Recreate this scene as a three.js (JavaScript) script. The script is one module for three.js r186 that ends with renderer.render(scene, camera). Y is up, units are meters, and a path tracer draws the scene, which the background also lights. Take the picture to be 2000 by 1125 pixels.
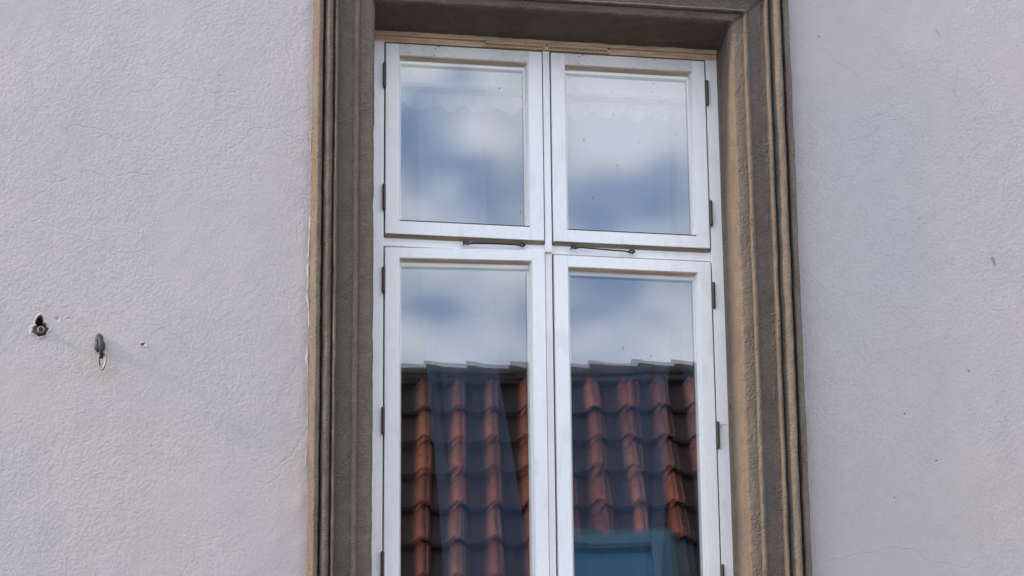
import * as THREE from 'three';
import { mergeGeometries, mergeVertices } from 'three/addons/utils/BufferGeometryUtils.js';

// ---------------------------------------------------------------- camera, sky, sun, exposure
const scene = new THREE.Scene();
const camera = new THREE.PerspectiveCamera(11.0788, 16 / 9, 0.1, 400);
camera.position.set(-1.7504, 1.65, 9.1185);
camera.up.set(-0.0438, 0.9504, 0.3079);
camera.lookAt(-1.7504 + 0.1639, 1.65 + 0.3109, 9.1185 - 0.9362);
const SKY_GAIN = 0.92, EXPOSURE = 1.82;
const SUN_DIR = new THREE.Vector3(-0.89, 0.44, 0.088).normalize();

const renderer = new THREE.WebGLRenderer({ antialias: true });
renderer.toneMapping = THREE.LinearToneMapping;
renderer.toneMappingExposure = EXPOSURE;
renderer.shadowMap.enabled = true;

const sun = new THREE.DirectionalLight(new THREE.Color().setRGB(1, 0.77, 0.54), 2.35);
sun.position.copy(SUN_DIR).multiplyScalar(30).add(new THREE.Vector3(0, 4.7, 0));
sun.target.position.set(0, 4.7, 0);
sun.castShadow = true;
sun.shadow.radius = 10;                       // sun behind thin cloud: soft-edged shadows
sun.shadow.mapSize.set(2048, 2048);
Object.assign(sun.shadow.camera, { left: -14, right: 14, top: 14, bottom: -14, near: 1, far: 80 });
scene.add(sun, sun.target);

// ---------------------------------------------------------------- noise
function rng(seed) {
  let a = seed >>> 0;
  return () => { a = (a + 0x6d2b79f5) >>> 0; let t = a; t = Math.imul(t ^ (t >>> 15), t | 1); t ^= t + Math.imul(t ^ (t >>> 7), t | 61); return ((t ^ (t >>> 14)) >>> 0) / 4294967296; };
}
const TAB = new Float32Array(65536); { const r = rng(77); for (let i = 0; i < 65536; i++) TAB[i] = r(); }
const hash = (x, y, s) => TAB[(Math.imul(x, 374761) + Math.imul(y, 668265) + Math.imul(s, 9176) ^ Math.imul(x + 31 * y + s, 40503) >>> 3) & 65535];
function vn(x, y, px, py, s) {                 // value noise that repeats after px, py cells
  const xf = Math.floor(x), yf = Math.floor(y); let fx = x - xf, fy = y - yf;
  fx = fx * fx * (3 - 2 * fx); fy = fy * fy * (3 - 2 * fy);
  const x0 = ((xf % px) + px) % px, y0 = ((yf % py) + py) % py, x1 = (x0 + 1) % px, y1 = (y0 + 1) % py;
  const a = hash(x0, y0, s), b = hash(x1, y0, s), c = hash(x0, y1, s), d = hash(x1, y1, s);
  return a + (b - a) * fx + (c - a) * fy + (a - b - c + d) * fx * fy;
}
const BIG = 4096;
const n2 = (x, y, s) => vn(x, y, BIG, BIG, s);
const fb = (x, y, s, o = 4) => { let v = 0, a = 0.5, t = 0; for (let i = 0; i < o; i++) { v += a * n2(x, y, s + i); t += a; a *= 0.5; x = x * 2 + 13.7; y = y * 2 + 5.3; } return v / t; };
const clamp = (x, a = 0, b = 1) => Math.min(b, Math.max(a, x));
const sstep = (a, b, x) => { const t = clamp((x - a) / (b - a)); return t * t * (3 - 2 * t); };
const mixv = (a, b, t) => a + (b - a) * t;

// ---------------------------------------------------------------- sky: pale blue with broken, wind-drawn cloud
{
  const w = 2048, h = 1024, data = new Float32Array(w * h * 4);
  const p3 = (x, y, z, s) => {                 // 3-D value noise
    const zf = Math.floor(z); let f = z - zf; f = f * f * (3 - 2 * f);
    return mixv(n2(x + 500, y + 500, s + ((zf % 64) + 64) % 64 * 7), n2(x + 500, y + 500, s + (((zf + 1) % 64) + 64) % 64 * 7), f);
  };
  const cloud = (x, y, z) => { let v = 0, a = 0.5, k = 1; for (let i = 0; i < 5; i++) { v += a * p3(x * k, y * k * 1.9, z * k, 11 + i); a *= 0.55; k *= 2.07; } return v / 1.06; };
  // cloud banks and blue gaps over the roof across the street: [azimuth, elevation, half widths, how much more cloud]
  const banks = [[8.9, 17.0, 1.9, 0.5, 0.5], [12.3, 16.9, 1.9, 0.45, 0.45], [8.3, 17.75, 0.75, 0.22, -0.5], [9.4, 17.9, 0.6, 0.2, -0.28], [8.2, 18.5, 0.7, 0.28, 0.35], [9.7, 18.5, 0.6, 0.35, 0.18], [12.0, 18.25, 1.0, 0.22, -0.5], [12.6, 17.75, 0.9, 0.18, 0.25],
    [11.9, 17.6, 0.7, 0.14, -0.22], [8.6, 19.6, 0.6, 0.22, 0.25], [9.4, 19.45, 0.5, 0.2, -0.3], [8.0, 20.3, 0.35, 0.3, -0.1], [8.9, 20.55, 0.9, 0.18, -0.38], [9.0, 21.15, 0.6, 0.3, 0.45], [7.75, 21.2, 0.28, 0.4, -0.75], [9.05, 22.3, 0.35, 0.3, -0.6],
    [11.7, 21.0, 0.8, 0.55, 0.5], [12.9, 21.4, 0.5, 0.5, 0.12], [12.7, 19.6, 0.5, 0.25, -0.4], [11.8, 19.45, 0.6, 0.2, -0.3], [13.2, 20.3, 0.5, 0.3, 0.1]];
  for (let j = 0; j < h; j++) {
    const el = ((j + 0.5) / h - 0.5) * Math.PI, ce = Math.cos(el), y = Math.sin(el), deg = el * 180 / Math.PI;
    for (let i = 0; i < w; i++) {
      const lon = ((i + 0.5) / w - 0.5) * 2 * Math.PI, x = ce * Math.cos(lon), z = ce * Math.sin(lon);
      const hz = Math.pow(1 - Math.max(y, 0), 4);
      let r = mixv(0.42, 0.78, hz), g = mixv(0.58, 0.86, hz), b = mixv(0.9, 1.02, hz);
      let c = cloud(x * 7 + 3, y * 12, z * 7 + 9);
      const az = Math.atan2(x, z) * 180 / Math.PI;
      if (Math.abs(az - 10.6) < 7 && Math.abs(deg - 19) < 7) {
        let e = 0; for (const [ba, be, wa, we, amp] of banks) e += amp * Math.exp(-(((az - ba) / wa) ** 2 + ((deg - be) / we) ** 2));
        c += (p3(x * 46 + 9, y * 70, z * 46, 31) - 0.5) * 0.5 + (p3(x * 100 + 5, y * 140, z * 100, 33) - 0.5) * 0.34;
      const wm = Math.exp(-Math.pow(Math.hypot(az - 10.6, deg - 19.3) / 5, 4)); c = mixv(c, 0.49 + (c - 0.5) * 0.62, wm) + e * 0.36;
      }
      const d = sstep(0.2, 0.66, c), thick = sstep(0.55, 0.95, c);
      const s = x * SUN_DIR.x + y * SUN_DIR.y + z * SUN_DIR.z, glow = Math.pow(Math.max(s, 0), 6) * 0.7 + Math.pow(Math.max(s, 0), 40) * 1.5;
      const cl = 1.34 + 0.24 * sstep(0.5, 0.85, c) - 0.1 * thick + glow;
      r = mixv(r + glow * 0.5, cl, d); g = mixv(g + glow * 0.46, cl * 1.005, d); b = mixv(b + glow * 0.4, cl * 1.06, d);
      if (y < 0) { r = 0.25; g = 0.25; b = 0.26; }
      const k = (j * w + i) * 4; data[k] = r * SKY_GAIN * 0.93; data[k + 1] = g * SKY_GAIN; data[k + 2] = b * SKY_GAIN * 1.075; data[k + 3] = 1;
    }
  }
  const t = new THREE.DataTexture(data, w, h, THREE.RGBAFormat, THREE.FloatType);
  t.mapping = THREE.EquirectangularReflectionMapping; t.magFilter = t.minFilter = THREE.LinearFilter; t.needsUpdate = true;
  scene.background = t; scene.environment = t;
}

// ---------------------------------------------------------------- textures
function tex(w, h, fn, { srgb = false, float = false, repeat } = {}) {    // fn(x, y, out) with out 0..1
  const n = w * h, o = [0, 0, 0], data = float ? new Float32Array(n * 4) : new Uint8Array(n * 4);
  for (let j = 0; j < h; j++) for (let i = 0; i < w; i++) {
    fn(i, j, o); const k = (j * w + i) * 4;
    for (let c = 0; c < 3; c++) data[k + c] = float ? o[c] : Math.round(clamp(o[c]) * 255);
    data[k + 3] = float ? 1 : 255;
  }
  const t = new THREE.DataTexture(data, w, h, THREE.RGBAFormat, float ? THREE.FloatType : THREE.UnsignedByteType);
  t.wrapS = t.wrapT = THREE.RepeatWrapping; t.magFilter = THREE.LinearFilter; t.minFilter = THREE.LinearMipmapLinearFilter;
  if (srgb) t.colorSpace = THREE.SRGBColorSpace;
  if (repeat) t.repeat.set(...repeat);
  t.needsUpdate = true; return t;
}
const WALL_X = -1.95, WALL_Y = 3.1, WALL_S = 3.8;             // the plaster maps cover 3.8 m, then repeat
const PN = 2048, relief = new Float32Array(PN * PN), soot = new Float32Array(PN * PN);
{
  const stamp = (x, y, r, dh, dk) => {         // metres on the wall: pits, scratches, cracks
    const cx = (x - WALL_X) / WALL_S * PN, cy = (y - WALL_Y) / WALL_S * PN, rr = r / WALL_S * PN, R = Math.ceil(rr * 2);
    for (let j = -R; j <= R; j++) for (let i = -R; i <= R; i++) {
      const X = Math.round(cx) + i, Y = Math.round(cy) + j, d = Math.hypot(X - cx, Y - cy) / rr; if (d > 2) continue;
      const f = Math.exp(-d * d * 1.6), k = ((Y % PN + PN) % PN) * PN + (X % PN + PN) % PN;
      relief[k] += dh * f; soot[k] = Math.max(soot[k], dk * f);
    }
  };
  for (let j = 0; j < PN; j++) for (let i = 0; i < PN; i++) {
    const u = i / PN, v = j / PN, s = u + v, t = u - v;
    const patch = vn(u * 9, v * 9, 9, 9, 1) * 0.6 + vn(u * 23, v * 23, 23, 23, 2) * 0.4;
    const wrinkle = 1 - Math.abs(vn(s * 230, t * 480, 230, 480, 3) - 0.5) * 2;
    const grain = vn(u * 560, v * 560, 560, 560, 4), fine = vn(u * 800, v * 800, 800, 800, 5), lump = vn(u * 140, v * 160, 140, 160, 6);
    const trowel = vn(s * 46, t * 120, 46, 120, 7);
    const amp = 0.5 + 0.7 * sstep(0.25, 0.75, patch);
    relief[j * PN + i] = 0.5 + amp * ((wrinkle - 0.5) * 0.07 + (grain - 0.5) * 0.3 + (lump - 0.5) * 0.07 + (fine - 0.5) * 0.2) + (trowel - 0.5) * 0.12 + (TAB[(i * 7919 + j * 104729 + (i * j >> 4)) & 65535] - 0.5) * 0.16;
  }
  const R = rng(4242);
  const crack = (x, y, ang, len, wander, depth, dark) => {
    let a = ang; const st = 0.0018;
    for (let d = 0; d < len; d += st) { a += (R() - 0.5) * wander; a += (ang - a) * 0.04; x += Math.cos(a) * st; y += Math.sin(a) * st; if (R() < 0.93) stamp(x, y, 0.0017, -depth * (0.5 + R()), dark * R()); }
  };
  crack(-1.75, 3.86, 0.02, 0.45, 0.5, 0.12, 0.07); crack(0.87, 3.79, -0.12, 0.6, 0.5, 0.25, 0.15); crack(1.28, 3.73, 0.25, 0.3, 0.5, 0.2, 0.2);
  crack(-1.1, 5.1, 0.75, 0.3, 0.6, 0.35, 0.25); crack(-1.72, 4.9, 0.3, 0.45, 0.7, 0.25, 0.18); crack(-1.5, 5.3, -0.1, 0.5, 0.6, 0.25, 0.15); crack(1.0, 5.25, 0.6, 0.3, 0.6, 0.25, 0.15); crack(-1.62, 5.15, 0.5, 0.2, 0.6, 0.3, 0.2); crack(-1.62, 5.15, -1.55, 0.13, 0.4, 0.2, 0.1);
  for (let k = 0; k < 46; k++) crack(-1.9 + R() * 3.6, 3.5 + R() * 2.3, R() * 6.3, 0.06 + R() * 0.2, 0.7, 0.12 + R() * 0.2, 0.1 + R() * 0.12);
  for (let k = 0; k < 60; k++) { const x = -1.9 + R() * 3.6, y = 3.5 + R() * 2.4; stamp(x, y, 0.002 + R() * 0.003, (R() - 0.65) * 0.9, R() * 0.45); }
  for (let k = 0; k < 46; k++) { const x = -1.9 + R() * 3.6, y = 3.5 + R() * 2.4, a = 0.6 + R() * 0.5, L = 0.01 + R() * 0.05; for (let d = 0; d < L; d += 0.002) stamp(x + Math.cos(a) * d, y + Math.sin(a) * d, 0.002, R() < 0.4 ? 0.3 : -0.3, 0.06); }
  // dark scuffs high on the right, a few chips
  for (const [x, y, dx, dy, r, k] of [[1.345, 5.69, 0.02, -0.03, 0.0022, 0.7], [1.475, 5.575, 0.03, -0.045, 0.0016, 0.75], [1.49, 5.59, 0.022, -0.03, 0.0013, 0.6], [1.395, 5.47, 0.014, -0.03, 0.0016, 0.7], [0.925, 5.64, 0.004, -0.006, 0.002, 0.8], [1.12, 5.36, 0.02, 0.002, 0.0018, 0.4], [1.39, 4.46, 0.004, -0.008, 0.0025, 0.45], [1.5, 4.86, 0.01, -0.03, 0.007, 0.2], [1.16, 4.3, 0.003, -0.003, 0.0025, 0.2], [1.26, 4.14, 0.003, 0.003, 0.0025, 0.25], [1.11, 4.01, 0.002, 0.002, 0.002, 0.25], [-1.1, 5.31, 0.03, 0.006, 0.002, 0.2], [-1.13, 5.37, 0.012, -0.004, 0.002, 0.25], [-0.96, 5.35, -0.006, -0.014, 0.002, 0.4]])
    for (let d = 0; d <= 1; d += 0.06) stamp(x + dx * d, y + dy * d, r, -0.25, k);
}
const plasterBump = tex(PN, PN, (i, j, o) => { o[0] = o[1] = o[2] = relief[j * PN + i]; }, { float: true });
const plasterMap = tex(2048, 2048, (i, j, o) => {
  const u = i / 2048, v = j / 2048;
  const big = vn(u * 4, v * 4, 4, 4, 21), mid = vn(u * 17, v * 17, 17, 17, 22), sm = vn(u * 90, v * 90, 90, 90, 23), st = vn(u * 60, v * 7, 60, 7, 24);
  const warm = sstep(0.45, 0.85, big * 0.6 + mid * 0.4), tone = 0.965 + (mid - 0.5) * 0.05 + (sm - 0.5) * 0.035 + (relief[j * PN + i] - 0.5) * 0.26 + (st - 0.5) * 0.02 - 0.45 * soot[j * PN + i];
  o[0] = tone * mixv(0.98, 1.005, warm); o[1] = tone * mixv(0.985, 0.985, warm); o[2] = tone * mixv(1.005, 0.93, warm);
});
const sandBump = tex(1024, 1024, (i, j, o) => {               // hand-painted cement moulding, 0.6 m
  const u = i / 1024, v = j / 1024;
  const g = vn(u * 160, v * 160, 160, 160, 31), f = vn(u * 330, v * 330, 330, 330, 32), l = vn(u * 38, v * 26, 38, 26, 33), br = vn(u * 150, v * 16, 150, 16, 34), p = vn(u * 9, v * 9, 9, 9, 35);
  const blister = Math.pow(vn(u * 75, v * 60, 75, 60, 36), 4);
  o[0] = o[1] = o[2] = 0.4 + (g - 0.5) * (0.12 + 0.3 * p) + (f - 0.5) * 0.16 + (l - 0.5) * 0.34 + (br - 0.5) * 0.1 + blister * 0.5 * p;
}, { float: true });
const sandMap = tex(512, 512, (i, j, o) => {
  const u = i / 512, v = j / 512, a = vn(u * 6, v * 5, 6, 5, 41), b = vn(u * 40, v * 20, 40, 20, 42), c = vn(u * 200, v * 200, 200, 200, 43);
  const chip = c > 0.965 && b > 0.62 ? 0.5 : 0, t = 0.86 + (a - 0.5) * 0.16 + (b - 0.5) * 0.2 + (c - 0.5) * 0.24 + chip * 0.7;
  o[0] = t; o[1] = t * (0.985 + (a - 0.5) * 0.03); o[2] = t * (0.97 + (b - 0.5) * 0.05);
});
const paintMap = tex(1024, 1024, (i, j, o) => {               // brushed white gloss on wood, 1 m
  const u = i / 1024, v = j / 1024, a = vn(u * 5, v * 3, 5, 3, 51), b = vn(u * 300, v * 14, 300, 14, 52), c = vn(u * 60, v * 60, 60, 60, 53), d = vn(u * 420, v * 420, 420, 420, 54);
  const speck = d > 0.985 && c > 0.6 ? 0.25 : 0, t = 0.955 + (a - 0.5) * 0.08 + (b - 0.5) * 0.035 + (c - 0.5) * 0.03 - speck - 0.07 * sstep(0.72, 0.95, vn(u * 40, v * 9, 40, 9, 55));
  o[0] = t; o[1] = t * 0.997; o[2] = t * 0.992;
});
const mouldMap = tex(1024, 512, (i, j, o) => {                // top rails: dust and mould dots
  const u = i / 1024, v = j / 512, a = vn(u * 9, v * 4, 9, 4, 61), c = vn(u * 26, v * 12, 26, 12, 62), d = vn(u * 200, v * 100, 200, 100, 63), e = vn(u * 130, v * 65, 130, 65, 64);
  const dots = (d > 0.76 ? (d - 0.76) * 4.5 : 0) * sstep(0.42, 0.66, c), ring = Math.max(0, 0.06 - Math.abs(e - 0.72)) * 4 * sstep(0.55, 0.8, c), t = 0.93 + (a - 0.5) * 0.14 + (c - 0.5) * 0.06;
  o[0] = t - dots * 0.9 - ring; o[1] = t * 0.99 - dots * 0.9 - ring; o[2] = t * 0.972 - dots * 0.9 - ring;
});
const woodMap = tex(512, 512, (i, j, o) => {                  // weathered, tan-stained paint, grain along u, 0.5 m
  const u = i / 512, v = j / 512, a = vn(u * 6, v * 90, 6, 90, 71), b = vn(u * 14, v * 30, 14, 30, 72), c = vn(u * 160, v * 160, 160, 160, 73), e = vn(u * 5, v * 5, 5, 5, 74);
  const t = 0.84 + (a - 0.5) * 0.3 + (b - 0.5) * 0.24 + (c - 0.5) * 0.14 - sstep(0.6, 0.9, e) * 0.1, gone = c > 0.93 && b > 0.6 ? 0.4 : 0;
  o[0] = t - gone; o[1] = t * (0.985 - (b - 0.5) * 0.06) - gone; o[2] = t * (0.96 - (b - 0.5) * 0.12) - gone;
});
const woodBump = tex(512, 512, (i, j, o) => { const u = i / 512, v = j / 512; o[0] = o[1] = o[2] = 0.5 + (vn(u * 8, v * 110, 8, 110, 75) - 0.5) * 0.6 + (vn(u * 120, v * 120, 120, 120, 76) - 0.5) * 0.4; });
const tileMap = tex(512, 512, (i, j, o) => {
  const u = i / 512, v = j / 512, a = vn(u * 5, v * 4, 5, 4, 81), b = vn(u * 70, v * 70, 70, 70, 82), c = vn(u * 18, v * 12, 18, 12, 83), s = vn(u * 60, v * 4, 60, 4, 84);
  const t = 0.82 + (a - 0.5) * 0.3 + (b - 0.5) * 0.25 + (s - 0.5) * 0.15, moss = sstep(0.58, 0.8, c) * 0.5;
  o[0] = t * (1 - moss); o[1] = t * (1 - moss * 0.8); o[2] = t * (1 - moss * 0.85);
});
const asphaltMap = tex(512, 512, (i, j, o) => { const u = i / 512, v = j / 512, a = vn(u * 7, v * 7, 7, 7, 91), b = vn(u * 220, v * 220, 220, 220, 92); o[0] = o[1] = o[2] = 0.75 + (a - 0.5) * 0.3 + (b - 0.5) * 0.5; });

// ---------------------------------------------------------------- materials
const lin = (r, g, b) => new THREE.Color().setRGB(r, g, b);
const rep = (t, x, y = x) => { const c = t.clone(); c.repeat.set(x, y); c.needsUpdate = true; return c; };
const std = (color, roughness, o = {}) => new THREE.MeshStandardMaterial({ color, roughness, side: THREE.DoubleSide, ...o });
const M = {
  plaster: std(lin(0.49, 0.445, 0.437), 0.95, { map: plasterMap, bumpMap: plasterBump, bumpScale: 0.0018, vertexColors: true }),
  plasterPlain: std(lin(0.49, 0.445, 0.437), 0.95),
  surround: std(lin(0.166, 0.13, 0.098), 0.82, { vertexColors: true, map: rep(sandMap, 1 / 0.6), bumpMap: rep(sandBump, 1 / 0.6), bumpScale: 0.0055 }),
  surroundPlain: std(lin(0.166, 0.13, 0.098), 0.82, { map: rep(sandMap, 1 / 0.6), bumpMap: rep(sandBump, 1 / 0.6), bumpScale: 0.0055 }),
  paint: std(lin(0.9, 0.89, 0.875), 0.42, { map: paintMap, bumpMap: rep(woodBump, 1.5), bumpScale: 0.0003 }),
  paintTop: std(lin(0.8, 0.785, 0.76), 0.45, { map: rep(mouldMap, 2, 4) }),
  stained: std(lin(0.78, 0.6, 0.42), 0.7, { map: rep(woodMap, 2), bumpMap: rep(woodBump, 2), bumpScale: 0.0008 }),
  bead: std(lin(0.86, 0.72, 0.6), 0.6, { map: rep(woodMap, 2), bumpMap: rep(woodBump, 2), bumpScale: 0.0005 }),
  drip: std(lin(0.34, 0.285, 0.2), 0.6, { map: rep(woodMap, 2) }),
  putty: std(lin(0.045, 0.042, 0.04), 0.8),
  spacer: std(lin(0.62, 0.6, 0.52), 0.4),
  dark: std(lin(0.02, 0.02, 0.022), 0.9),
  bronze: std(lin(0.075, 0.065, 0.05), 0.5, { metalness: 0.4 }),
  steel: std(lin(0.05, 0.048, 0.05), 0.35, { metalness: 0.85 }),
  rust: std(lin(0.06, 0.035, 0.022), 0.85, { metalness: 0.2 }),
  zinc: std(lin(0.2, 0.2, 0.2), 0.42, { metalness: 0.8 }),
  galvanised: std(lin(0.36, 0.36, 0.35), 0.5, { metalness: 0.5 }),
  iron: std(lin(0.045, 0.045, 0.048), 0.55, { metalness: 0.35 }),
  brass: std(lin(0.8, 0.62, 0.4), 0.5, { map: rep(woodMap, 3) }),
  slot: std(lin(0.05, 0.035, 0.018), 0.8),
  mortar: std(lin(0.16, 0.13, 0.1), 0.95, { bumpMap: rep(sandBump, 2), bumpScale: 0.003 }),
  mortarDark: std(lin(0.04, 0.038, 0.036), 0.95),
  voile: std(lin(0.36, 0.58, 0.98), 0.95, { transparent: true, opacity: 0.11 }),
  lace: std(lin(0.82, 0.82, 0.84), 0.95, { transparent: true, opacity: 0.3 }),
  room: std(lin(0.12, 0.115, 0.11), 0.9),
  speck: std(lin(0.03, 0.028, 0.025), 0.9),
  asphalt: std(lin(0.09, 0.09, 0.092), 0.95, { map: asphaltMap }),
  facade: std(lin(0.55, 0.48, 0.36), 0.9, { bumpMap: rep(sandBump, 0.5), bumpScale: 0.003 }),
  moss: std(lin(0.13, 0.105, 0.095), 0.95, { map: rep(tileMap, 3) }),
  skyFrame: std(lin(0.03, 0.09, 0.125), 0.5, { metalness: 0.2 }),
  skyGlass: new THREE.MeshPhysicalMaterial({ color: lin(0.002, 0.08, 0.16), roughness: 0.1, ior: 1.3, side: THREE.DoubleSide }),
  flash: std(lin(0.07, 0.075, 0.085), 0.6, { metalness: 0.2 }),
  glass: new THREE.MeshPhysicalMaterial({ color: lin(1, 1, 1), roughness: 0, transmission: 1, thickness: 0, ior: 2.1, side: THREE.DoubleSide }),
};
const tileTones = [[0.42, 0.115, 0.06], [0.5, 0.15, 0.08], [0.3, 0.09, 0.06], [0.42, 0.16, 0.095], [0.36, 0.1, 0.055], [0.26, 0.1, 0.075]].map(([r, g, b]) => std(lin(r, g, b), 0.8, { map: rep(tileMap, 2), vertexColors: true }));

// ---------------------------------------------------------------- naming, grouping, geometry helpers
const taken = new Map();
function numbered(parent, name) { const k = parent.uuid + name, n = taken.get(k) || 0; taken.set(k, n + 1); return n ? `${name}_${String(n).padStart(3, '0')}` : name; }
function put(name, geo, mat, parent = scene) {
  const m = new THREE.Mesh(Array.isArray(geo) ? mergeGeometries(geo.map((g) => { g = g.index ? g.toNonIndexed() : g; for (const a of Object.keys(g.attributes)) if (!['position', 'normal', 'uv'].includes(a)) g.deleteAttribute(a); return g; })) : geo, mat);
  m.name = numbered(parent, name); m.castShadow = m.receiveShadow = true; parent.add(m); return m;
}
function thing(name, [x, y, z] = [0, 0, 0], parent = scene) { const g = new THREE.Group(); g.name = numbered(parent, name); g.position.set(x, y, z); parent.add(g); return g; }
function tag(o, label, category, group, kind) { o.userData.label = label; if (category) o.userData.category = category; if (group) o.userData.group = group; if (kind) o.userData.kind = kind; return o; }
function planarUV(g, s = 1, swap = false) {    // metres, by the main direction of each face
  const q = g.index ? g.toNonIndexed() : g, p = q.attributes.position, uv = new Float32Array(p.count * 2), a = new THREE.Vector3(), b = new THREE.Vector3(), c = new THREE.Vector3();
  for (let i = 0; i < p.count; i += 3) {
    a.fromBufferAttribute(p, i); b.fromBufferAttribute(p, i + 1); c.fromBufferAttribute(p, i + 2);
    const n = b.clone().sub(a).cross(c.clone().sub(a)), ax = Math.abs(n.x), ay = Math.abs(n.y), az = Math.abs(n.z);
    [a, b, c].forEach((v, k) => { let U = v.x, V = v.y; if (ax > ay && ax > az) { U = v.z; } else if (ay > az) { V = v.z; } if (swap) [U, V] = [V, U]; uv[(i + k) * 2] = U * s; uv[(i + k) * 2 + 1] = V * s; });
  }
  q.setAttribute('uv', new THREE.BufferAttribute(uv, 2)); return q;
}
function slab(poly, z0, z1, bev = 0.0015, o = {}) {            // polygon in x, y from z0 (back) to z1 (front), chamfered
  const s = new THREE.Shape(poly.map(([x, y]) => new THREE.Vector2(x, y)));
  const g = new THREE.ExtrudeGeometry(s, { depth: z1 - z0 - 2 * bev, bevelEnabled: bev > 0, bevelThickness: bev, bevelSize: bev, bevelOffset: -bev, bevelSegments: 2, curveSegments: 6, ...o });
  g.translate(0, 0, z0 + bev); return planarUV(g, 1, o.swap);
}
const rect = (x0, y0, x1, y1) => [[x0, y0], [x1, y0], [x1, y1], [x0, y1]];
const box = (x0, y0, z0, x1, y1, z1, bev = 0.0015, o) => slab(rect(x0, y0, x1, y1), z0, z1, bev, o);
const plain = (x0, y0, z0, x1, y1, z1) => planarUV(new THREE.BoxGeometry(x1 - x0, y1 - y0, z1 - z0).translate((x0 + x1) / 2, (y0 + y1) / 2, (z0 + z1) / 2));
const tube = (pts, r, seg = 24, rad = 8) => new THREE.TubeGeometry(new THREE.CatmullRomCurve3(pts.map((p) => new THREE.Vector3(...p))), seg, r, rad);
function gridGeo(nu, nv, fn) {                                 // fn(u, v) -> [x, y, z]; uv in 0..1
  const pos = [], uv = [], idx = [];
  for (let j = 0; j <= nv; j++) for (let i = 0; i <= nu; i++) { pos.push(...fn(i / nu, j / nv)); uv.push(i / nu, j / nv); }
  for (let j = 0; j < nv; j++) for (let i = 0; i < nu; i++) { const a = j * (nu + 1) + i, b = a + 1, c = a + nu + 1, d = c + 1; idx.push(a, b, d, a, d, c); }
  const g = new THREE.BufferGeometry(); g.setAttribute('position', new THREE.Float32BufferAttribute(pos, 3)); g.setAttribute('uv', new THREE.Float32BufferAttribute(uv, 2)); g.setIndex(idx); g.computeVertexNormals(); return g;
}
const edgeNoise = (y, s, a) => (fb(y * 22, s * 9.1, 140 + s, 3) - 0.5) * 2 * a;

// ---------------------------------------------------------------- street
const ground = put('street', planarUV(new THREE.PlaneGeometry(160, 160).rotateX(-Math.PI / 2), 0.5), M.asphalt); tag(ground, 'grey asphalt street below the window', null, null, 'structure');

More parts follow.
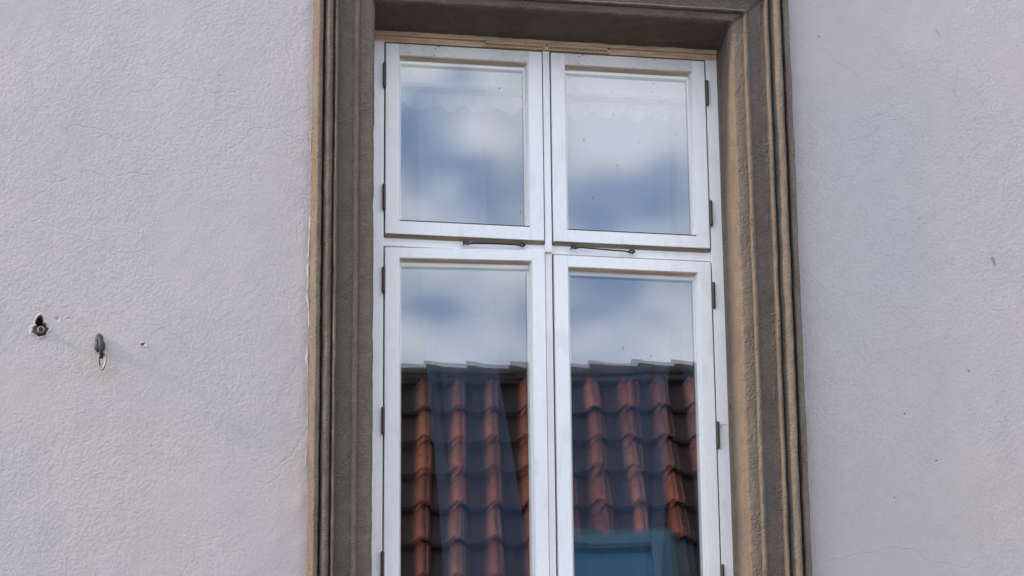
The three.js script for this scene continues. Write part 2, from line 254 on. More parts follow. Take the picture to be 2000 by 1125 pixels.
// ---------------------------------------------------------------- the plastered wall
{
  // grid lines: 1 cm where the picture looks, 2.5 mm round the anchors, coarse beyond
  const lines = (a, b, fineA, fineB, nearA, nearB) => { const out = []; let x = a; while (x < b - 1e-6) { out.push(x); x += x >= fineA && x < fineB ? 0.0025 : x >= nearA && x < nearB ? 0.012 : 0.25; } out.push(b); return out; };
  const xs = lines(-9, 9, -1.73, -1.32, -2.1, 1.95), ys = lines(0, 9.2, 4.36, 4.55, 3.3, 6.1);
  const HX = 0.79, HY0 = 3.0, HY1 = 5.8;                       // opening, its edge under the surround
  const holes = [[-1.679, 4.497, 0.011, 0.019, 0.04, 2], [-1.674, 4.47, 0.0235, 0.024, 0.018, 1], [-1.6232, 4.5066, 0.0075, 0.009, 0.0035, 0], [-1.588, 4.5099, 0.008, 0.005, 0.0025, 0], [-1.35, 4.434, 0.006, 0.0055, 0.006, 3]];
  const pos = [], uv = [], col = [], idx = [], id = new Map();
  const vert = (i, j) => {
    const k = i * 10000 + j; if (id.has(k)) return id.get(k);
    const x = xs[i], y = ys[j]; let z = 0, c = [1, 1, 1];
    z += (fb(x * 2.3 + 40, y * 2.3, 101, 3) - 0.5) * 0.004 + (fb(x * 9 + 7, y * 8, 105, 2) - 0.5) * 0.0014;
    const near = Math.max(0, 1 - Math.abs(Math.abs(x) - 0.84) / 0.05);                     // plaster drawn up against the surround
    if (y < 5.9) z += near * near * (0.001 + 0.004 * (fb(y * 14, x > 0 ? 3 : 9, 108, 2) - 0.4));
    let zh = 0;
    for (const [hx, hy, rx, ry, dp, kind] of holes) {
      const a = Math.atan2(y - hy, x - hx), d = Math.hypot((x - hx) / rx, (y - hy) / ry) * (1 + (fb(Math.cos(a) * 2 + hx * 50 + 30, Math.sin(a) * 2 + 30, 120, 3) - 0.5) * 0.6);
      if (d < 1.5) {
        const f = 1 - sstep(kind ? 0.72 : 0.3, 1.02, d); zh = Math.min(zh, -dp * f);
        if (kind && d > 0.98 && d < 1.4) z += 0.003 * (1.4 - d) / 0.4 * fb(a * 3 + 9, d * 3, 122, 2) * 2;
        if (kind === 2 && f > 0.12) c = y > hy + 0.004 ? [0.36, 0.2, 0.08] : [0.1, 0.065, 0.045];
        if (kind === 1 && f > 0.2 && c[0] === 1) { const q = fb(x * 160, y * 160, 124, 2); c = x < hx - 0.008 ? [0.55, 0.55, 0.56] : q > 0.52 ? [0.55, 0.27, 0.23] : [0.32, 0.18, 0.15]; }
        if (kind === 3 && f > 0.3) c = x < hx ? [0.4, 0.4, 0.45] : [1, 1, 1];
      }
    }
    if (c[0] === 1) { const st = Math.exp(-(((x + 1.475) / 0.03) ** 2 + ((y - 4.375) / 0.05) ** 2)) * 0.5 * (0.5 + fb(x * 60, y * 40, 126, 2)) + Math.exp(-(((x + 1.672) / 0.034) ** 2 + ((y - 4.48) / 0.04) ** 2)) * 0.6 * fb(x * 90, y * 70, 127, 3); c = [1 - 0.06 * st, 1 - 0.16 * st, 1 - 0.34 * st]; }
    id.set(k, pos.length / 3); pos.push(x, y, z + zh); uv.push((x - WALL_X) / WALL_S, (y - WALL_Y) / WALL_S); col.push(...c); return pos.length / 3 - 1;
  };
  for (let j = 0; j < ys.length - 1; j++) for (let i = 0; i < xs.length - 1; i++) {
    const x = (xs[i] + xs[i + 1]) / 2, y = (ys[j] + ys[j + 1]) / 2; if (Math.abs(x) < HX && y > HY0 && y < HY1) continue;
    const a = vert(i, j), b = vert(i + 1, j), c = vert(i, j + 1), d = vert(i + 1, j + 1); idx.push(a, b, d, a, d, c);
  }
  const g = new THREE.BufferGeometry(); g.setAttribute('position', new THREE.Float32BufferAttribute(pos, 3)); g.setAttribute('uv', new THREE.Float32BufferAttribute(uv, 2)); g.setAttribute('color', new THREE.Float32BufferAttribute(col, 3)); g.setIndex(idx); g.computeVertexNormals();
  const wall = thing('plaster_wall'); tag(wall, 'pale lilac grey rough plastered house wall around the tall window', null, null, 'structure');
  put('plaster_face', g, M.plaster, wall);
  put('wall_core', [plain(-9, 0, -0.4, -0.66, 9.2, -0.07), plain(0.66, 0, -0.4, 9, 9.2, -0.07), plain(-0.66, 5.68, -0.4, 0.66, 9.2, -0.07), plain(-0.66, 0, -0.4, 0.66, 2.98, -0.07)], M.plasterPlain, wall);
  // ragged lip of plaster where the wall meets the surround, left and right
  for (const s of [-1, 1]) {
    const geo = gridGeo(9, 420, (u, v) => {
      const y = 3.1 + v * 2.85, w = 0.82 + edgeNoise(y, 3 + s, 0.0045) + edgeNoise(y * 4, 8 + s, 0.002), wide = 0.005 + 0.016 * fb(y * 19, 5 + s, 131, 3);
      const x = w + u * wide, t = u; const zz = (0.003 + 0.003 * fb(y * 30, s + 4, 133, 2)) * Math.pow(1 - t, 0.6) * 0.9 * sstep(0.35, 0.75, fb(y * 24 + s, 2, 135, 3)) * sstep(0.35, 0.6, fb(y * 4 + s, 7, 139, 2)) - 0.003 * t;
      return [s * x, y, u === 0 ? -0.004 : zz];
    });
    const p = geo.attributes.position, w = geo.attributes.uv; for (let i = 0; i < p.count; i++) w.setXY(i, (p.getX(i) - WALL_X) / WALL_S, (p.getY(i) - WALL_Y) / WALL_S);
    const lm = M.plaster.clone(); lm.vertexColors = false; put('plaster_lip', geo, lm, wall);
  }
  // the white chip beside the plug hole
  const ch = new THREE.IcosahedronGeometry(0.0052, 1), cp = ch.attributes.position; for (let i = 0; i < cp.count; i++) { const f = 0.6 + 0.8 * n2(cp.getX(i) * 900 + 50, cp.getY(i) * 900 + 50, 137); cp.setXYZ(i, cp.getX(i) * f, cp.getY(i) * f * 1.2, cp.getZ(i) * f * 0.5); } ch.computeVertexNormals();
  put('plaster_chip', ch.translate(-1.342, 4.429, 0.001), std(lin(0.6, 0.59, 0.6), 0.9), wall);
}

// ---------------------------------------------------------------- moulded surround, run up, over and down the opening
{
  // [left x, right x, top y, z] from the reveal outwards (left and right differ a little, as hand-run mouldings do)
  const P = [[0.6, 0.5985, 5.628, -0.19], [0.6, 0.5985, 5.628, -0.134], [0.611, 0.61, 5.637, -0.129], [0.613, 0.608, 5.643, -0.1], [0.613, 0.606, 5.65, -0.05], [0.612, 0.604, 5.654, -0.012], [0.613, 0.6045, 5.656, 0.004], [0.616, 0.608, 5.659, 0.016], [0.621, 0.6135, 5.664, 0.026], [0.628, 0.618, 5.669, 0.03],
    [0.66, 0.6455, 5.688, 0.035], [0.6655, 0.648, 5.69, 0.034], [0.668, 0.65, 5.6915, 0.041], [0.672, 0.655, 5.6955, 0.0465], [0.678, 0.661, 5.7, 0.046], [0.683, 0.6655, 5.7035, 0.041], [0.685, 0.668, 5.705, 0.036],
    [0.735, 0.718, 5.754, 0.044], [0.7385, 0.7215, 5.757, 0.044], [0.74, 0.724, 5.759, 0.052], [0.744, 0.7295, 5.764, 0.0565], [0.748, 0.735, 5.7685, 0.053], [0.7505, 0.739, 5.771, 0.04], [0.7535, 0.7425, 5.774, 0.034],
    [0.755, 0.7445, 5.776, 0.048, 0.044], [0.761, 0.751, 5.782, 0.054, 0.052], [0.768, 0.76, 5.79, 0.0565, 0.061], [0.775, 0.769, 5.798, 0.054, 0.0675], [0.781, 0.7755, 5.804, 0.048, 0.064], [0.7825, 0.7785, 5.806, 0.03, 0.036], [0.787, 0.7835, 5.811, 0.03, 0.036], [0.79, 0.7865, 5.815, 0.05, 0.055], [0.7935, 0.79, 5.8185, 0.0545, 0.059], [0.803, 0.8015, 5.829, 0.057, 0.064], [0.8075, 0.8065, 5.833, 0.054, 0.06], [0.813, 0.812, 5.838, 0.02], [0.826, 0.823, 5.848, -0.02]];
  const Y0 = 3.1, path = [];                                  // (which leg, how far along)
  for (let y = Y0; y < 5.6; y += 0.012) path.push(['l', y]);
  const nT = 110; for (let k = 0; k <= nT; k++) path.push(['t', k / nT]);
  for (let y = 5.59; y > Y0 - 0.012; y -= 0.012) path.push(['r', Math.max(y, Y0)]);
  const arc = [0]; for (let k = 1; k < P.length; k++) arc.push(arc[k - 1] + Math.hypot(P[k][1] - P[k - 1][1], P[k][3] - P[k - 1][3]));
  const pos = [], uv = [], idx = [], col = [];
  path.forEach(([leg, t], j) => {
    P.forEach(([l, r, top, zl, zr = zl], k) => {
      const z = leg === 'l' ? zl : leg === 'r' ? zr : mixv(zl, zr, t);
      const s = leg === 'l' ? t : leg === 't' ? 6 + t * 1.3 : 14 - t;
      // the moulding wanders by a millimetre or so, and its edges are thick with paint
      const w1 = (fb(s * 16, k * 0.35, 150, 3) - 0.5) * 0.004 + (fb(s * 60, k * 0.9, 154, 2) - 0.5) * 0.0016, w2 = (fb(s * 14, k * 0.5 + 30, 157, 3) - 0.5) * 0.0042, free = k < 2 || k === P.length - 1 ? 0 : 1;
      const zz = z + w2 * free; let x, y;
      if (leg === 'l') { x = -l + w1 * free; y = t + (top - 5.6) * Math.max(0, (t - 5.3) / 0.3); }
      else if (leg === 'r') { x = r + w1 * free; y = t + (top - 5.6) * Math.max(0, (t - 5.3) / 0.3); }
      else { x = -l + (l + r) * t; y = top + w1 * free; }
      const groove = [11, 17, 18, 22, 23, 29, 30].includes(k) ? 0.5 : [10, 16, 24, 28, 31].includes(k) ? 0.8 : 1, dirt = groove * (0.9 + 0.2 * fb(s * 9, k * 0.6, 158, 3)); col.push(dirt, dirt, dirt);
      pos.push(x, y, zz); uv.push(arc[k], leg === 't' ? x + 9 : s);
    });
    if (j) for (let k = 0; k < P.length - 1; k++) { const a = (j - 1) * P.length + k, b = a + 1, c = a + P.length, d = c + 1; idx.push(a, c, d, a, d, b); }
  });
  const g = new THREE.BufferGeometry(); g.setAttribute('position', new THREE.Float32BufferAttribute(pos, 3)); g.setAttribute('uv', new THREE.Float32BufferAttribute(uv, 2)); g.setAttribute('color', new THREE.Float32BufferAttribute(col, 3)); g.setIndex(idx); g.computeVertexNormals();
  const s = thing('window_surround', [0, 0, 0]);
  tag(s, 'brown grey moulded plaster surround with stepped beads around the white window', 'window surround', null, 'thing');
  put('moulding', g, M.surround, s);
  put('added_frieze', slab([[-0.815, 5.846], [0.815, 5.846], [0.815, 6.5], [-0.815, 6.5]], -0.02, 0.05, 0.006), M.surroundPlain, s);  // unseen block, added so its shadow covers the wall at upper right
  put('stone_sill', slab([[-0.9, 2.96], [0.9, 2.96], [0.9, 3.09], [-0.9, 3.09]], -0.14, 0.14, 0.008), M.surroundPlain, s);
}

// ---------------------------------------------------------------- the window
const ZF = -0.15;
const win = thing('casement_window', [0, 0, 0]);
tag(win, 'tall white painted casement window with four sashes in a deep brown surround', 'window', null, 'thing');
put('jamb', box(-0.66, 3.09, -0.235, -0.5598, 5.59, ZF), M.paint, win);
put('jamb', box(0.5598, 3.09, -0.235, 0.66, 5.59, ZF), M.paint, win);
put('bottom_rail', box(-0.5598, 3.09, -0.235, 0.5598, 3.19, ZF + 0.02), M.paint, win);
put('mullion', box(-0.0125, 4.862, -0.235, 0.0105, 5.59, ZF - 0.002), M.paint, win);
put('mullion', box(-0.0115, 3.19, -0.235, 0.0112, 4.862, ZF - 0.012), M.paint, win);
put('transom', box(-0.5598, 4.8625, -0.235, -0.0125, 4.893, -0.166), M.paint, win);
put('transom', box(0.0105, 4.8605, -0.235, 0.5598, 4.893, -0.166), M.paint, win);
{
  put('head_rail', box(-0.66, 5.5905, -0.235, 0.62, 5.6115, ZF - 0.001, 0.0015), M.stained, win).userData.label = 'weathered tan lower strip of the head rail';
  const cap = slab([[-0.66, 5.6115], [0.64, 5.6115], [0.64, 5.65], [-0.66, 5.65]], -0.235, ZF + 0.009, 0.0025); put('head_batten', cap, M.stained, win);
  const geo = gridGeo(260, 8, (u, v) => { const x = -0.612 + u * 1.218, a = v * Math.PI, thick = 0.003 + 0.006 * fb(x * 30 + 20, 3, 160, 3) + 0.004 * sstep(-0.35, 0.1, x) * fb(x * 60 + 40, 9, 163, 2); return [x, 5.6345 - Math.cos(a) * 0.006 - (1 - v) * thick * 0.9 + 0.003, ZF + 0.0075 + Math.sin(a) * 0.005 + thick * 0.4]; });
  put('mortar_seam', geo, M.mortar, win);
  // brass trickle vent screwed across the head rail
  const vent = thing('trickle_vent', [0, 5.6005, ZF + 0.0005], win); vent.userData.label = 'tan slotted ventilation strip with three screws';
  put('vent_plate', slab([[-0.2225, -0.0095], [0.2205, -0.0095], [0.2225, 0.0105], [-0.2205, 0.0105]], -0.001, 0.0085, 0.002), M.brass, vent);
  const slots = [], fins = [];
  for (const [a, b] of [[-0.2125, -0.006], [0.0065, 0.2105]]) {
    slots.push(plain(a, -0.0062, 0.0072, b, 0.0025, 0.0089));
    for (let x = a + 0.0025; x < b; x += 0.0046) fins.push(plain(x, -0.0064, 0.0074, x + 0.0019, 0.0027, 0.0102));
    fins.push(plain(a - 0.001, 0.0025, 0.0074, b + 0.001, 0.0039, 0.0104));
  }
  put('slot_recess', slots, M.slot, vent);
  tag(put('slot_fin', fins, M.brass, vent), 'row of fine slots of the vent', null, null, 'stuff');
  for (const x of [-0.2165, 0.0003, 0.2165]) { const s = new THREE.CylinderGeometry(0.0032, 0.0036, 0.002, 14).rotateX(Math.PI / 2).translate(x, 0.006, 0.0092); put('screw', s, x > 0.1 ? M.dark : M.bronze, vent); }
}
for (const [a, b, c, d] of [[-0.5605, 3.19, -0.553, 5.59], [0.553, 3.19, 0.5605, 5.59], [-0.018, 3.19, 0.018, 5.59]]) put('gap_shade_strip', plain(a, b, -0.2365, c, d, -0.2), M.dark, win);  // black strips added behind the sash gaps, standing in for their shade
// one sash: stiles, rails, four slanting beads, two panes and the spacer between them, hinges
function sash(name, label, o) {
  const { x0, x1, y0, yt, g } = o, zf = o.zf, zb = zf - 0.046, [gx0, gx1, gy0, gyL, gyR] = g, s = thing(name, [0, 0, 0], win); s.userData.label = label;
  const ytL = yt[0], ytR = yt[1];
  put('stile', slab([[x0, y0], [gx0, y0], [gx0, ytL + (ytR - ytL) * (gx0 - x0) / (x1 - x0)], [x0, ytL]], zb, zf, 0.0018), M.paint, s);
  put('stile', slab([[gx1, y0], [x1, y0], [x1, ytR], [gx1, ytL + (ytR - ytL) * (gx1 - x0) / (x1 - x0)]], zb, zf, 0.0018), M.paint, s);
  const tl = ytL + (ytR - ytL) * (gx0 - x0) / (x1 - x0), tr = ytL + (ytR - ytL) * (gx1 - x0) / (x1 - x0);
  put('rail', slab([[gx0, gyL], [gx1, gyR], [gx1, tr], [gx0, tl]], zb, zf - 0.0004, 0.0008), o.upper ? M.paintTop : M.paint, s);
  put('rail', slab([[gx0, y0], [gx1, y0], [gx1, gy0], [gx0, gy0]], zb, zf - 0.0004, 0.0008), M.paint, s);
  if (o.upper) {                                               // weathered drip moulding under the bottom rail
    const pr = new THREE.Shape([[0, 0.002], [0.022, -0.0145], [0.04, -0.0145], [0.04, 0.002]].map((p) => new THREE.Vector2(...p)));
    const d = new THREE.ExtrudeGeometry(pr, { depth: x1 - x0 - 0.001, bevelEnabled: false }); d.rotateY(Math.PI / 2); d.translate(x0 + 0.0005, y0, zf - 0.0015);
    const m = new THREE.Matrix4(); m.makeScale(1, 1, 1); put('drip_moulding', planarUV(d), M.drip, s);
  }
  const bw = 0.009, zg = -0.1705;                              // beads: outer edge just behind the face, inner edge on the glass
  const outer = [[gx0, gy0], [gx1, gy0], [gx1, gyR], [gx0, gyL]], inner = [[gx0 + bw * 0.7, gy0 + bw * 0.55], [gx1 - bw, gy0 + bw * 0.55], [gx1 - bw, gyR - bw], [gx0 + bw * 0.7, gyL - bw]];
  for (let k = 0; k < 4; k++) {
    const [A, B, C, D] = [outer[k], outer[(k + 1) % 4], inner[(k + 1) % 4], inner[k]], z1 = zf - 0.0035;
    const v = [[...A, z1], [...B, z1], [...C, zg], [...D, zg], [...A, zg], [...B, zg], [A[0] + (D[0] - A[0]) * 0.25, A[1] + (D[1] - A[1]) * 0.25, z1 + 0.0012], [B[0] + (C[0] - B[0]) * 0.25, B[1] + (C[1] - B[1]) * 0.25, z1 + 0.0012]];
    const f = [[0, 1, 7], [0, 7, 6], [6, 7, 2], [6, 2, 3], [4, 5, 1], [4, 1, 0], [3, 2, 5], [3, 5, 4]], q = new THREE.BufferGeometry();
    q.setAttribute('position', new THREE.Float32BufferAttribute(f.flat().flatMap((n) => v[n]), 3)); q.computeVertexNormals();
    put('glazing_bead', planarUV(q, 1, k % 2 === 1), k === 2 ? M.bead : M.paint, s).userData.label = ['bottom', 'right', 'weathered tan top', 'left'][k] + ' glazing bead';
    if (k === 0 && o.upper) put('sealant_line', tube([[gx0 + 0.003, gy0 + 0.0025, zf - 0.0015], [gx1 - 0.003, gy0 + 0.0025, zf - 0.0015]], 0.0016, 2, 6), M.putty, s);
  }
  const ix0 = gx0 + bw * 0.7, ix1 = gx1 - bw, iy0 = gy0 + bw * 0.5, iy1 = Math.min(gyL, gyR) - bw, iyM = Math.max(gyL, gyR) - bw;
  const pane = (z, tiltY, tiltX, seed) => {                     // float glass is never quite flat
    const cx = (ix0 + ix1) / 2, cy = (iy0 + iyM) / 2, gg = gridGeo(26, 40, (u, v) => { const x = mixv(ix0 - 0.003, ix1 + 0.003, u), y = mixv(iy0 - 0.003, iyM + 0.001, v); return [x, y, z + (x - cx) * tiltY + (y - cy) * tiltX + (fb(x * 5 + seed, y * 4 + seed, 170, 1) - 0.5) * 0.00022 + (fb(x * 14 + seed, y * 12, 172, 1) - 0.5) * 0.00003]; });
    return put('glass_pane', gg, M.glass, s);
  };
  pane(-0.1712, 0.0002, 0.0001, o.seed); pane(-0.188, o.tilt[0], o.tilt[1], o.seed + 5);
  const sp = 0.012;
  put('spacer_bar', [slab([[ix0, iy1 - sp], [ix1, iyM - sp - (iyM - iy1) * 0], [ix1, iyM + 0.003], [ix0, iyM + 0.003]], -0.1868, -0.1728, 0.0005), box(ix0 - 0.002, iy0, -0.1868, ix0 + 0.004, iy1 - sp, -0.1728, 0.0005), box(ix1 - 0.005, iy0, -0.1868, ix1 + 0.002, iy1 - sp, -0.1728, 0.0005)], M.spacer, s);
  for (const [hx, hy] of o.hinges) {                           // two-knuckle barrel with small caps
    const r = 0.0058, L = 0.086, pts = [[0, -L / 2 - 0.005], [0.003, -L / 2 - 0.0045], [0.0038, -L / 2 - 0.0015], [r, -L / 2], [r, -0.001], [r * 0.8, -0.0006], [r * 0.8, 0.0006], [r, 0.001], [r, L / 2], [0.0045, L / 2 + 0.002], [0, L / 2 + 0.003]].map(([a, b]) => new THREE.Vector2(a, b));
    const b = new THREE.LatheGeometry(pts, 16); b.translate(hx, hy, zf + 0.0035); put('hinge', [b, plain(hx - 0.0012, hy - L / 2, zf - 0.004, hx + 0.0012, hy + L / 2, zf + 0.003)], M.bronze, s);
  }
  // fly specks and dirt on the outer pane
  const R = rng(900 + o.seed), sk = [];
  for (let k = 0; k < o.specks; k++) { const r = 0.001 + R() * R() * 0.0016; sk.push(new THREE.SphereGeometry(r, 6, 4).scale(1, 0.8 + R() * 0.8, 0.3).translate(mixv(ix0 + 0.01, ix1 - 0.01, R()), mixv(iy0 + 0.03, iy1 - 0.02, Math.pow(R(), 0.7)), -0.1705)); }
  tag(put('speck', sk, M.speck, s), 'small dirt specks on the glass', null, null, 'stuff');
  return s;
}
sash('upper_sash', 'upper left sash with a cloud reflection and mould-dotted top rail', { x0: -0.5548, x1: -0.0166, y0: 4.9, yt: [5.584, 5.584], g: [-0.509, -0.0635, 4.9455, 5.543, 5.543], zf: ZF + 0.003, upper: true, tilt: [0.0009, -0.0006], seed: 1, specks: 16, hinges: [[-0.559, 5.4658], [-0.5592, 5.0274]] });
sash('upper_sash', 'upper right sash with the palest glass', { x0: 0.0155, x1: 0.5548, y0: 4.9, yt: [5.584, 5.584], g: [0.0622, 0.5115, 4.942, 5.543, 5.543], zf: ZF + 0.003, upper: true, tilt: [0.0019, -0.0006], seed: 2, specks: 22, hinges: [[0.5605, 5.4663], [0.5605, 5.0264]] });
sash('lower_sash', 'lower left sash, slightly out of square, reflecting a tiled roof', { x0: -0.5548, x1: -0.0152, y0: 3.196, yt: [4.8505, 4.865], g: [-0.507, -0.0585, 3.29, 4.8165, 4.827], zf: ZF + 0.002, tilt: [0.0008, -0.0007], seed: 3, specks: 8, hinges: [[-0.5594, 4.7358], [-0.5594, 4.2528], [-0.559, 3.771], [-0.559, 3.35]] });
sash('lower_sash', 'lower right sash reflecting a tiled roof and a roof window', { x0: 0.0168, x1: 0.5552, y0: 3.196, yt: [4.851, 4.851], g: [0.0625, 0.511, 3.29, 4.812, 4.812], zf: ZF + 0.002, tilt: [0.0019, -0.0007], seed: 4, specks: 8, hinges: [[0.561, 4.7336], [0.5605, 4.2458], [0.561, 3.7608], [0.561, 3.35]] });
// stay rods hooked into screw eyes on the transoms
function stay(x0, y0, x1, y1, label, over) {
  const s = thing('stay_rod', [0, 0, 0], win), z = -0.147; s.userData.label = label;
  const rod = []; for (let k = 0; k <= 8; k++) { const t = k / 8; rod.push([mixv(x0 + 0.02, x1 - 0.02, t), mixv(y0, y1, t) + over * Math.sin(t * Math.PI) * 0.002, z + 0.004 * Math.sin(t * Math.PI)]); }
  put('rod', tube([[x0 + 0.012, y0 - 0.002, z], ...rod, [x1 - 0.012, y1 - 0.003, z]], label.includes('thin') ? 0.0026 : 0.0036, 40), M.steel, s);
  [[x0, y0], [x1, y1]].forEach(([x, y], k) => {
    const t = new THREE.TorusGeometry(0.0072, 0.0034, 8, 20).scale(1.25, 0.75, 1).rotateX(-0.5).rotateZ(k ? 0.15 : -0.2).translate(x, y, z);
    put('screw_eye', [t, new THREE.CylinderGeometry(0.0026, 0.0026, 0.022, 8).rotateX(Math.PI / 2).translate(x + (k ? 0.007 : -0.007), y, z - 0.01), new THREE.SphereGeometry(0.0045, 8, 6).translate(x + (k ? 0.008 : -0.008), y - 0.001, z)], k ? M.rust : M.steel, s);
  });
}
stay(-0.281, 4.8785, -0.093, 4.881, 'dark steel stay rod below the upper left sash', 0);
stay(0.0855, 4.8815, 0.282, 4.8755, 'thin dark stay rod below the upper right sash', -1);
put('wire_curl', tube([[0.563, 4.273, ZF + 0.004], [0.57, 4.279, ZF + 0.01], [0.577, 4.274, ZF + 0.014], [0.572, 4.268, ZF + 0.012], [0.568, 4.274, ZF + 0.016], [0.58, 4.277, ZF + 0.02], [0.6, 4.27, ZF + 0.022]], 0.0008, 40, 5), std(lin(0.4, 0.2, 0.1), 0.4, { metalness: 0.8 }), win);

// ---------------------------------------------------------------- room and curtains behind the glass
{
  const room = thing('room'); tag(room, 'dim room behind the window glass', null, null, 'structure');
  const add = (n, ...a) => put(n, plain(...a), M.room, room);
  add('floor', -2.2, 2.3, -4.6, 2.2, 2.42, -0.402); add('ceiling', -2.2, 6.0, -4.6, 2.2, 6.15, -0.402); add('back_wall', -2.2, 2.42, -4.6, 2.2, 6.0, -4.45); add('side_wall', -2.35, 2.3, -4.6, -2.202, 6.15, -0.402); add('side_wall', 2.202, 2.3, -4.6, 2.35, 6.15, -0.402);
}
function sheer(name, label, left, right, seed, mat, folds, category = 'curtain') {     // left, right: edges as [y, x] from the top down
  const at = (e, y) => { if (y >= e[0][0]) return e[0][1]; for (let k = 1; k < e.length; k++) if (y >= e[k][0]) return mixv(e[k][1], e[k - 1][1], (y - e[k][0]) / (e[k - 1][0] - e[k][0])); return e[e.length - 1][1]; };
  const g = gridGeo(70, 50, (u, v) => { const y = mixv(5.5, 2.75, v), a = at(left, y), b = at(right, y); return [mixv(a, b, u), y, -0.345 + 0.006 * Math.sin(u * folds * 6.283 + seed + 0.6 * fb(v * 3, seed, 180, 2)) + 0.002 * Math.sin(u * folds * 13 + seed * 2)]; });
  const c = put(name, g, mat); tag(c, label, category, 'sheer curtains inside the window'); return c;
}
sheer('sheer_curtain', 'sheer voile curtain behind the left sashes, drawn in a slant', [[5.356, -0.417], [5.075, -0.411], [4.672, -0.401], [4.457, -0.383], [4.0, -0.346], [3.79, -0.333], [3.0, -0.27]], [[5.4, -0.2], [4.467, -0.141], [4.219, -0.1], [4.009, -0.068], [3.836, -0.049], [3, 0.03]], 1, M.voile, 5);
sheer('sheer_curtain', 'wide sheer voile curtain behind the right sashes', [[5.5, 0.045], [3, 0.045]], [[5.31, 0.468], [4.747, 0.453], [4.49, 0.443], [4.025, 0.42], [3.814, 0.401], [3, 0.36]], 2, M.voile, 6);
sheer('sheer_curtain', 'narrow sheer voile strip at the far right edge of the glass', [[5.31, 0.494], [4.749, 0.493], [4.493, 0.495], [4.205, 0.517], [3.923, 0.532], [3, 0.56]], [[5.5, 0.66], [3, 0.66]], 3, M.voile, 3);
function valance(label, x0, x1, seed) {
  const g = gridGeo(120, 14, (u, v) => { const x = mixv(x0, x1, u), n = (x - x0) / 0.105, sc = Math.abs(Math.sin(n * Math.PI + seed)), low = 5.45 - 0.026 * Math.pow(sc, 1.3) - 0.012 * fb(x * 9 + 5, seed, 184, 2); return [x, mixv(5.482, low, v), -0.325 + 0.01 * Math.sin(n * 6.283 * 1.5 + seed) * (0.3 + v)]; });
  const c = put('lace_valance', g, M.lace); tag(c, label, 'valance', 'lace valances inside the window'); return c;
}
valance('scalloped lace valance hanging behind the upper left glass', -0.56, -0.03, 0.4);
valance('scalloped lace valance hanging behind the upper right glass', 0.03, 0.6, 1.3);
{ const r = put('curtain_board', box(-0.62, 5.506, -0.33, 0.62, 5.575, -0.296, 0.002), M.paint); tag(r, 'white curtain rail board behind the top of the glass', 'curtain rail'); }

// ---------------------------------------------------------------- ironwork and old fixings on the wall, left
{
  const h = thing('wall_hook', [-1.487, 4.43, 0]); tag(h, 'dark grey iron hook on the plaster wall holding a small carabiner', 'hook');
  put('back_plate', new THREE.SphereGeometry(0.019, 24, 14).scale(0.95, 1.15, 0.5).translate(0.0005, -0.008, 0.004), M.iron, h);
  put('upper_lobe', new THREE.SphereGeometry(0.0135, 20, 12).scale(0.9, 1.25, 0.55).translate(-0.002, 0.016, 0.004), M.iron, h);
  put('hook_arm', tube([[-0.004, 0.006, 0.006], [-0.003, 0.008, 0.03], [-0.001, 0, 0.05], [0.002, -0.024, 0.058], [0.005, -0.05, 0.05], [0.006, -0.056, 0.036]], 0.0062, 40, 12), M.iron, h);
  put('hook_tip', new THREE.SphereGeometry(0.0085, 16, 10).scale(1, 1.2, 1).translate(0.005, -0.05, 0.046), M.iron, h);
  const c = thing('carabiner', [-1.478, 4.358, 0.05]); tag(c, 'small steel carabiner clip hanging from the iron wall hook', 'carabiner');
  const ring = []; for (let k = 0; k < 28; k++) { const a = k / 28 * Math.PI * 2, y = Math.sin(a) * 0.028, w = 0.0088 + 0.0035 * Math.sin(a); ring.push(new THREE.Vector3(Math.cos(a) * w * (1 + 0.15 * Math.abs(Math.cos(a))), y, 0.003 * Math.cos(a))); }
  put('ring', new THREE.TubeGeometry(new THREE.CatmullRomCurve3(ring, true), 64, 0.003, 8, true), M.zinc, c);
  put('gate', tube([[-0.0105, 0.013, 0.0005], [-0.0085, -0.006, 0.001], [-0.0075, -0.014, 0.001]], 0.0024, 12), M.steel, c);
  const b = thing('anchor_bolt', [-1.6735, 4.468, -0.03]); tag(b, 'grey bolt end sticking out of a broken reddish hole in the plaster', 'bolt');
  put('sleeve', new THREE.LatheGeometry([[0.006, 0], [0.0108, 0], [0.0108, 0.036], [0.01, 0.039], [0.0072, 0.039], [0.0062, 0.033]].map((p) => new THREE.Vector2(...p)), 24).rotateX(Math.PI / 2), M.galvanised, b);
  put('bolt_core', new THREE.CylinderGeometry(0.006, 0.006, 0.048, 16).rotateX(Math.PI / 2).translate(0, 0, 0.02), M.rust, b);
}

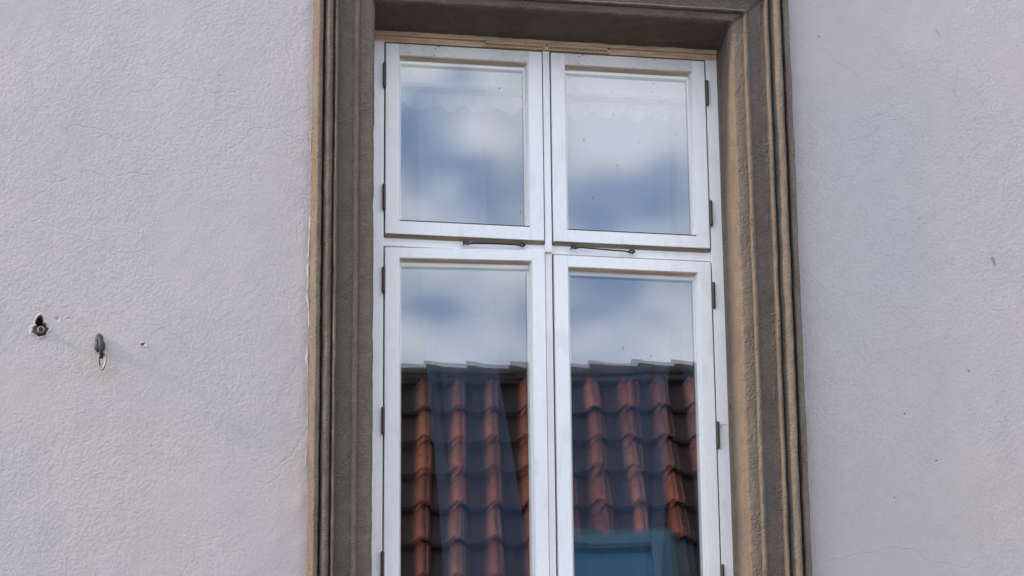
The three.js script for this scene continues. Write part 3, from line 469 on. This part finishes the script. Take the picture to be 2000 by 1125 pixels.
// ---------------------------------------------------------------- the tiled house across the street, seen in the glass
{
  const H = thing('tiled_house', [2.4821, 0, 13.1514]); H.rotation.y = 0.1505;
  tag(H, 'red pantiled house across the street, mirrored in the lower panes', 'house', null, 'thing');
  const RY = 8.465, c45 = Math.SQRT1_2, COVER = 0.265, GAUGE = 0.49;
  put('house_wall', [plain(-9, 0, -2.6, 9, 5.75, 2.6), planarUV(new THREE.ExtrudeGeometry(new THREE.Shape([[-2.6, 5.75], [2.6, 5.75], [0, 8.3]].map((p) => new THREE.Vector2(...p))), { depth: 17.9, bevelEnabled: false }).rotateY(Math.PI / 2).translate(-8.95, 0, 0))], M.facade, H);
  const roof = thing('roof', [0, RY, 0], H); roof.rotation.x = -Math.PI / 4;
  put('roof_deck', plain(-9.1, -0.09, -4.0, 9.1, -0.05, 0.0), M.moss, roof);
  const back = put('back_slope', plain(-9.1, -0.09, 0, 9.1, -0.01, 4.0), M.moss, H); back.position.set(0, RY, 0); back.rotation.x = Math.PI / 4;
  // pantile: S-shaped sheet, thick at its lower edge; z runs up the slope
  const tg = (() => {
    const n = 27, h = (t) => 0.068 * Math.pow(0.5 + 0.5 * Math.cos((t - 0.84) * 2 * Math.PI), 3.4) - 0.024 + 0.022 * Math.exp(-(((t - 1.01) / 0.035) ** 2)) + (t > 0.9 ? 0.014 : 0) * Math.min(1, (t - 0.9) / 0.08) - (t < 0.1 ? 0.01 : 0), L = GAUGE + 0.09, pos = [], th = 0.026, q = (x, z, up) => [x * COVER, h(x) + up + 0.05 * (-z / L), z];
    const quad = (a, b, c, d) => pos.push(...a, ...b, ...c, ...a, ...c, ...d);
    for (let i = 0; i < n; i++) { const a = i / n * 1.08, b = (i + 1) / n * 1.08; quad(q(a, -L, 0), q(b, -L, 0), q(b, 0, 0), q(a, 0, 0)); quad(q(a, -L, -th), q(b, -L, -th), q(b, -L, 0), q(a, -L, 0)); }
    quad(q(1.08, -L, -th), q(1.08, 0, -th), q(1.08, 0, 0), q(1.08, -L, 0));
    let g = new THREE.BufferGeometry(); g.setAttribute('position', new THREE.Float32BufferAttribute(pos, 3)); g = planarUV(g); g.computeVertexNormals();
    // shade painted into troughs, overlaps and tail faces, over some algae and dirt
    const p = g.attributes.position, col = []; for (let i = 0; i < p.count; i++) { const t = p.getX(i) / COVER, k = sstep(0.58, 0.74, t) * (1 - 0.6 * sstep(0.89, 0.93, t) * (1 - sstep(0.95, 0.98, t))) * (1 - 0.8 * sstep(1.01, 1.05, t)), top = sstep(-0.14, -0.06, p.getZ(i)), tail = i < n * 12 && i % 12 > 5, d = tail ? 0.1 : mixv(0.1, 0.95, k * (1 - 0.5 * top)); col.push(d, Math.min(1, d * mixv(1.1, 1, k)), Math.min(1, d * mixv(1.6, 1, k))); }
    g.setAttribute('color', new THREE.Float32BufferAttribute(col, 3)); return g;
  })();
  const U0 = -1.0075 - 0.045 - 0.6 * COVER, R = rng(55), rest = [];
  const m4 = new THREE.Matrix4(), e = new THREE.Euler(), qn = new THREE.Quaternion(), one = new THREE.Vector3(1, 1, 1);
  for (let row = 0; row < 8; row++) for (let c = -30; c < 34; c++) {
    const u = U0 + c * COVER + (R() - 0.5) * 0.012, low = 0.7 + row * GAUGE + (R() - 0.5) * 0.02 + 0.015 * Math.sin(c * 0.7), z = -(low - GAUGE - 0.09), tone = Math.floor(R() * 6), rz = (R() - 0.5) * 0.035, rx = (R() - 0.5) * 0.02;
    if (u + COVER > 0.02 && u < 0.8 && low - GAUGE > 2.35 && low < 4.1) continue;          // the roof window's place
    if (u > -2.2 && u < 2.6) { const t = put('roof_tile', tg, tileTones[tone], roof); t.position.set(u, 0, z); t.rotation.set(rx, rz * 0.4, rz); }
    else { m4.compose(new THREE.Vector3(u, 0, z), qn.setFromEuler(e.set(rx, 0, rz)), one); rest.push(m4.clone()); }
  }
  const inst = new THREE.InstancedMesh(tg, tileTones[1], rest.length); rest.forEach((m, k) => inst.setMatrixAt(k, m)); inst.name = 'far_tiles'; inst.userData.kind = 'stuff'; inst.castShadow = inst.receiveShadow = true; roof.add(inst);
  // ridge caps, each lifted over the next, bedded in mortar
  const pts = []; for (let k = 0; k <= 12; k++) { const a = Math.PI * (k / 12); pts.push([Math.cos(a) * 0.14, Math.sin(a) * 0.11]); }
  const cg = gridGeo(12, 6, (u, v) => { const a = Math.PI * u, x = v * 0.4, f = 1.06 - 0.1 * v + (v < 0.17 ? 0.07 : 0); return [x, Math.sin(a) * 0.105 * f - 0.01 * v, Math.cos(a) * 0.14 * f]; });
  for (let k = -26; k < 27; k++) { const cap = put('ridge_cap', cg, M.moss, H); cap.position.set(-0.655 + k * 0.33, RY - 0.035 + (R() - 0.5) * 0.008, 0); cap.rotation.z = (R() - 0.5) * 0.012 - 0.016; }
  put('ridge_mortar', plain(-9, -0.02, -0.2, 9, 0.045, -0.03), M.mortarDark, roof);
  // roof window
  const w = thing('roof_window', [0, 0, 0], roof); w.userData.label = 'roof window with grey frame';
  const fr = (x0, z0, x1, z1, y1) => plain(x0, -0.04, z0, x1, y1, z1);
  put('window_frame', [fr(0.02, -2.78, 0.8, -2.6, 0.1), fr(0.7, -3.9, 0.8, -2.781, 0.1), fr(0.02, -3.9, 0.06, -2.781, 0.1), fr(0.02, -4.0, 0.8, -3.901, 0.1), fr(0.061, -2.83, 0.699, -2.782, 0.125), fr(0.65, -3.9, 0.699, -2.832, 0.125)], M.skyFrame, w);
  put('flashing', [plain(0.01, -0.02, -2.6, 0.95, 0.045, -2.5), plain(0.802, -0.02, -4.0, 0.93, 0.04, -2.602)], M.flash, w);
  put('pane', plain(0.061, 0.07, -3.9, 0.65, 0.08, -2.832), M.skyGlass, w);
}

renderer.render(scene, camera);
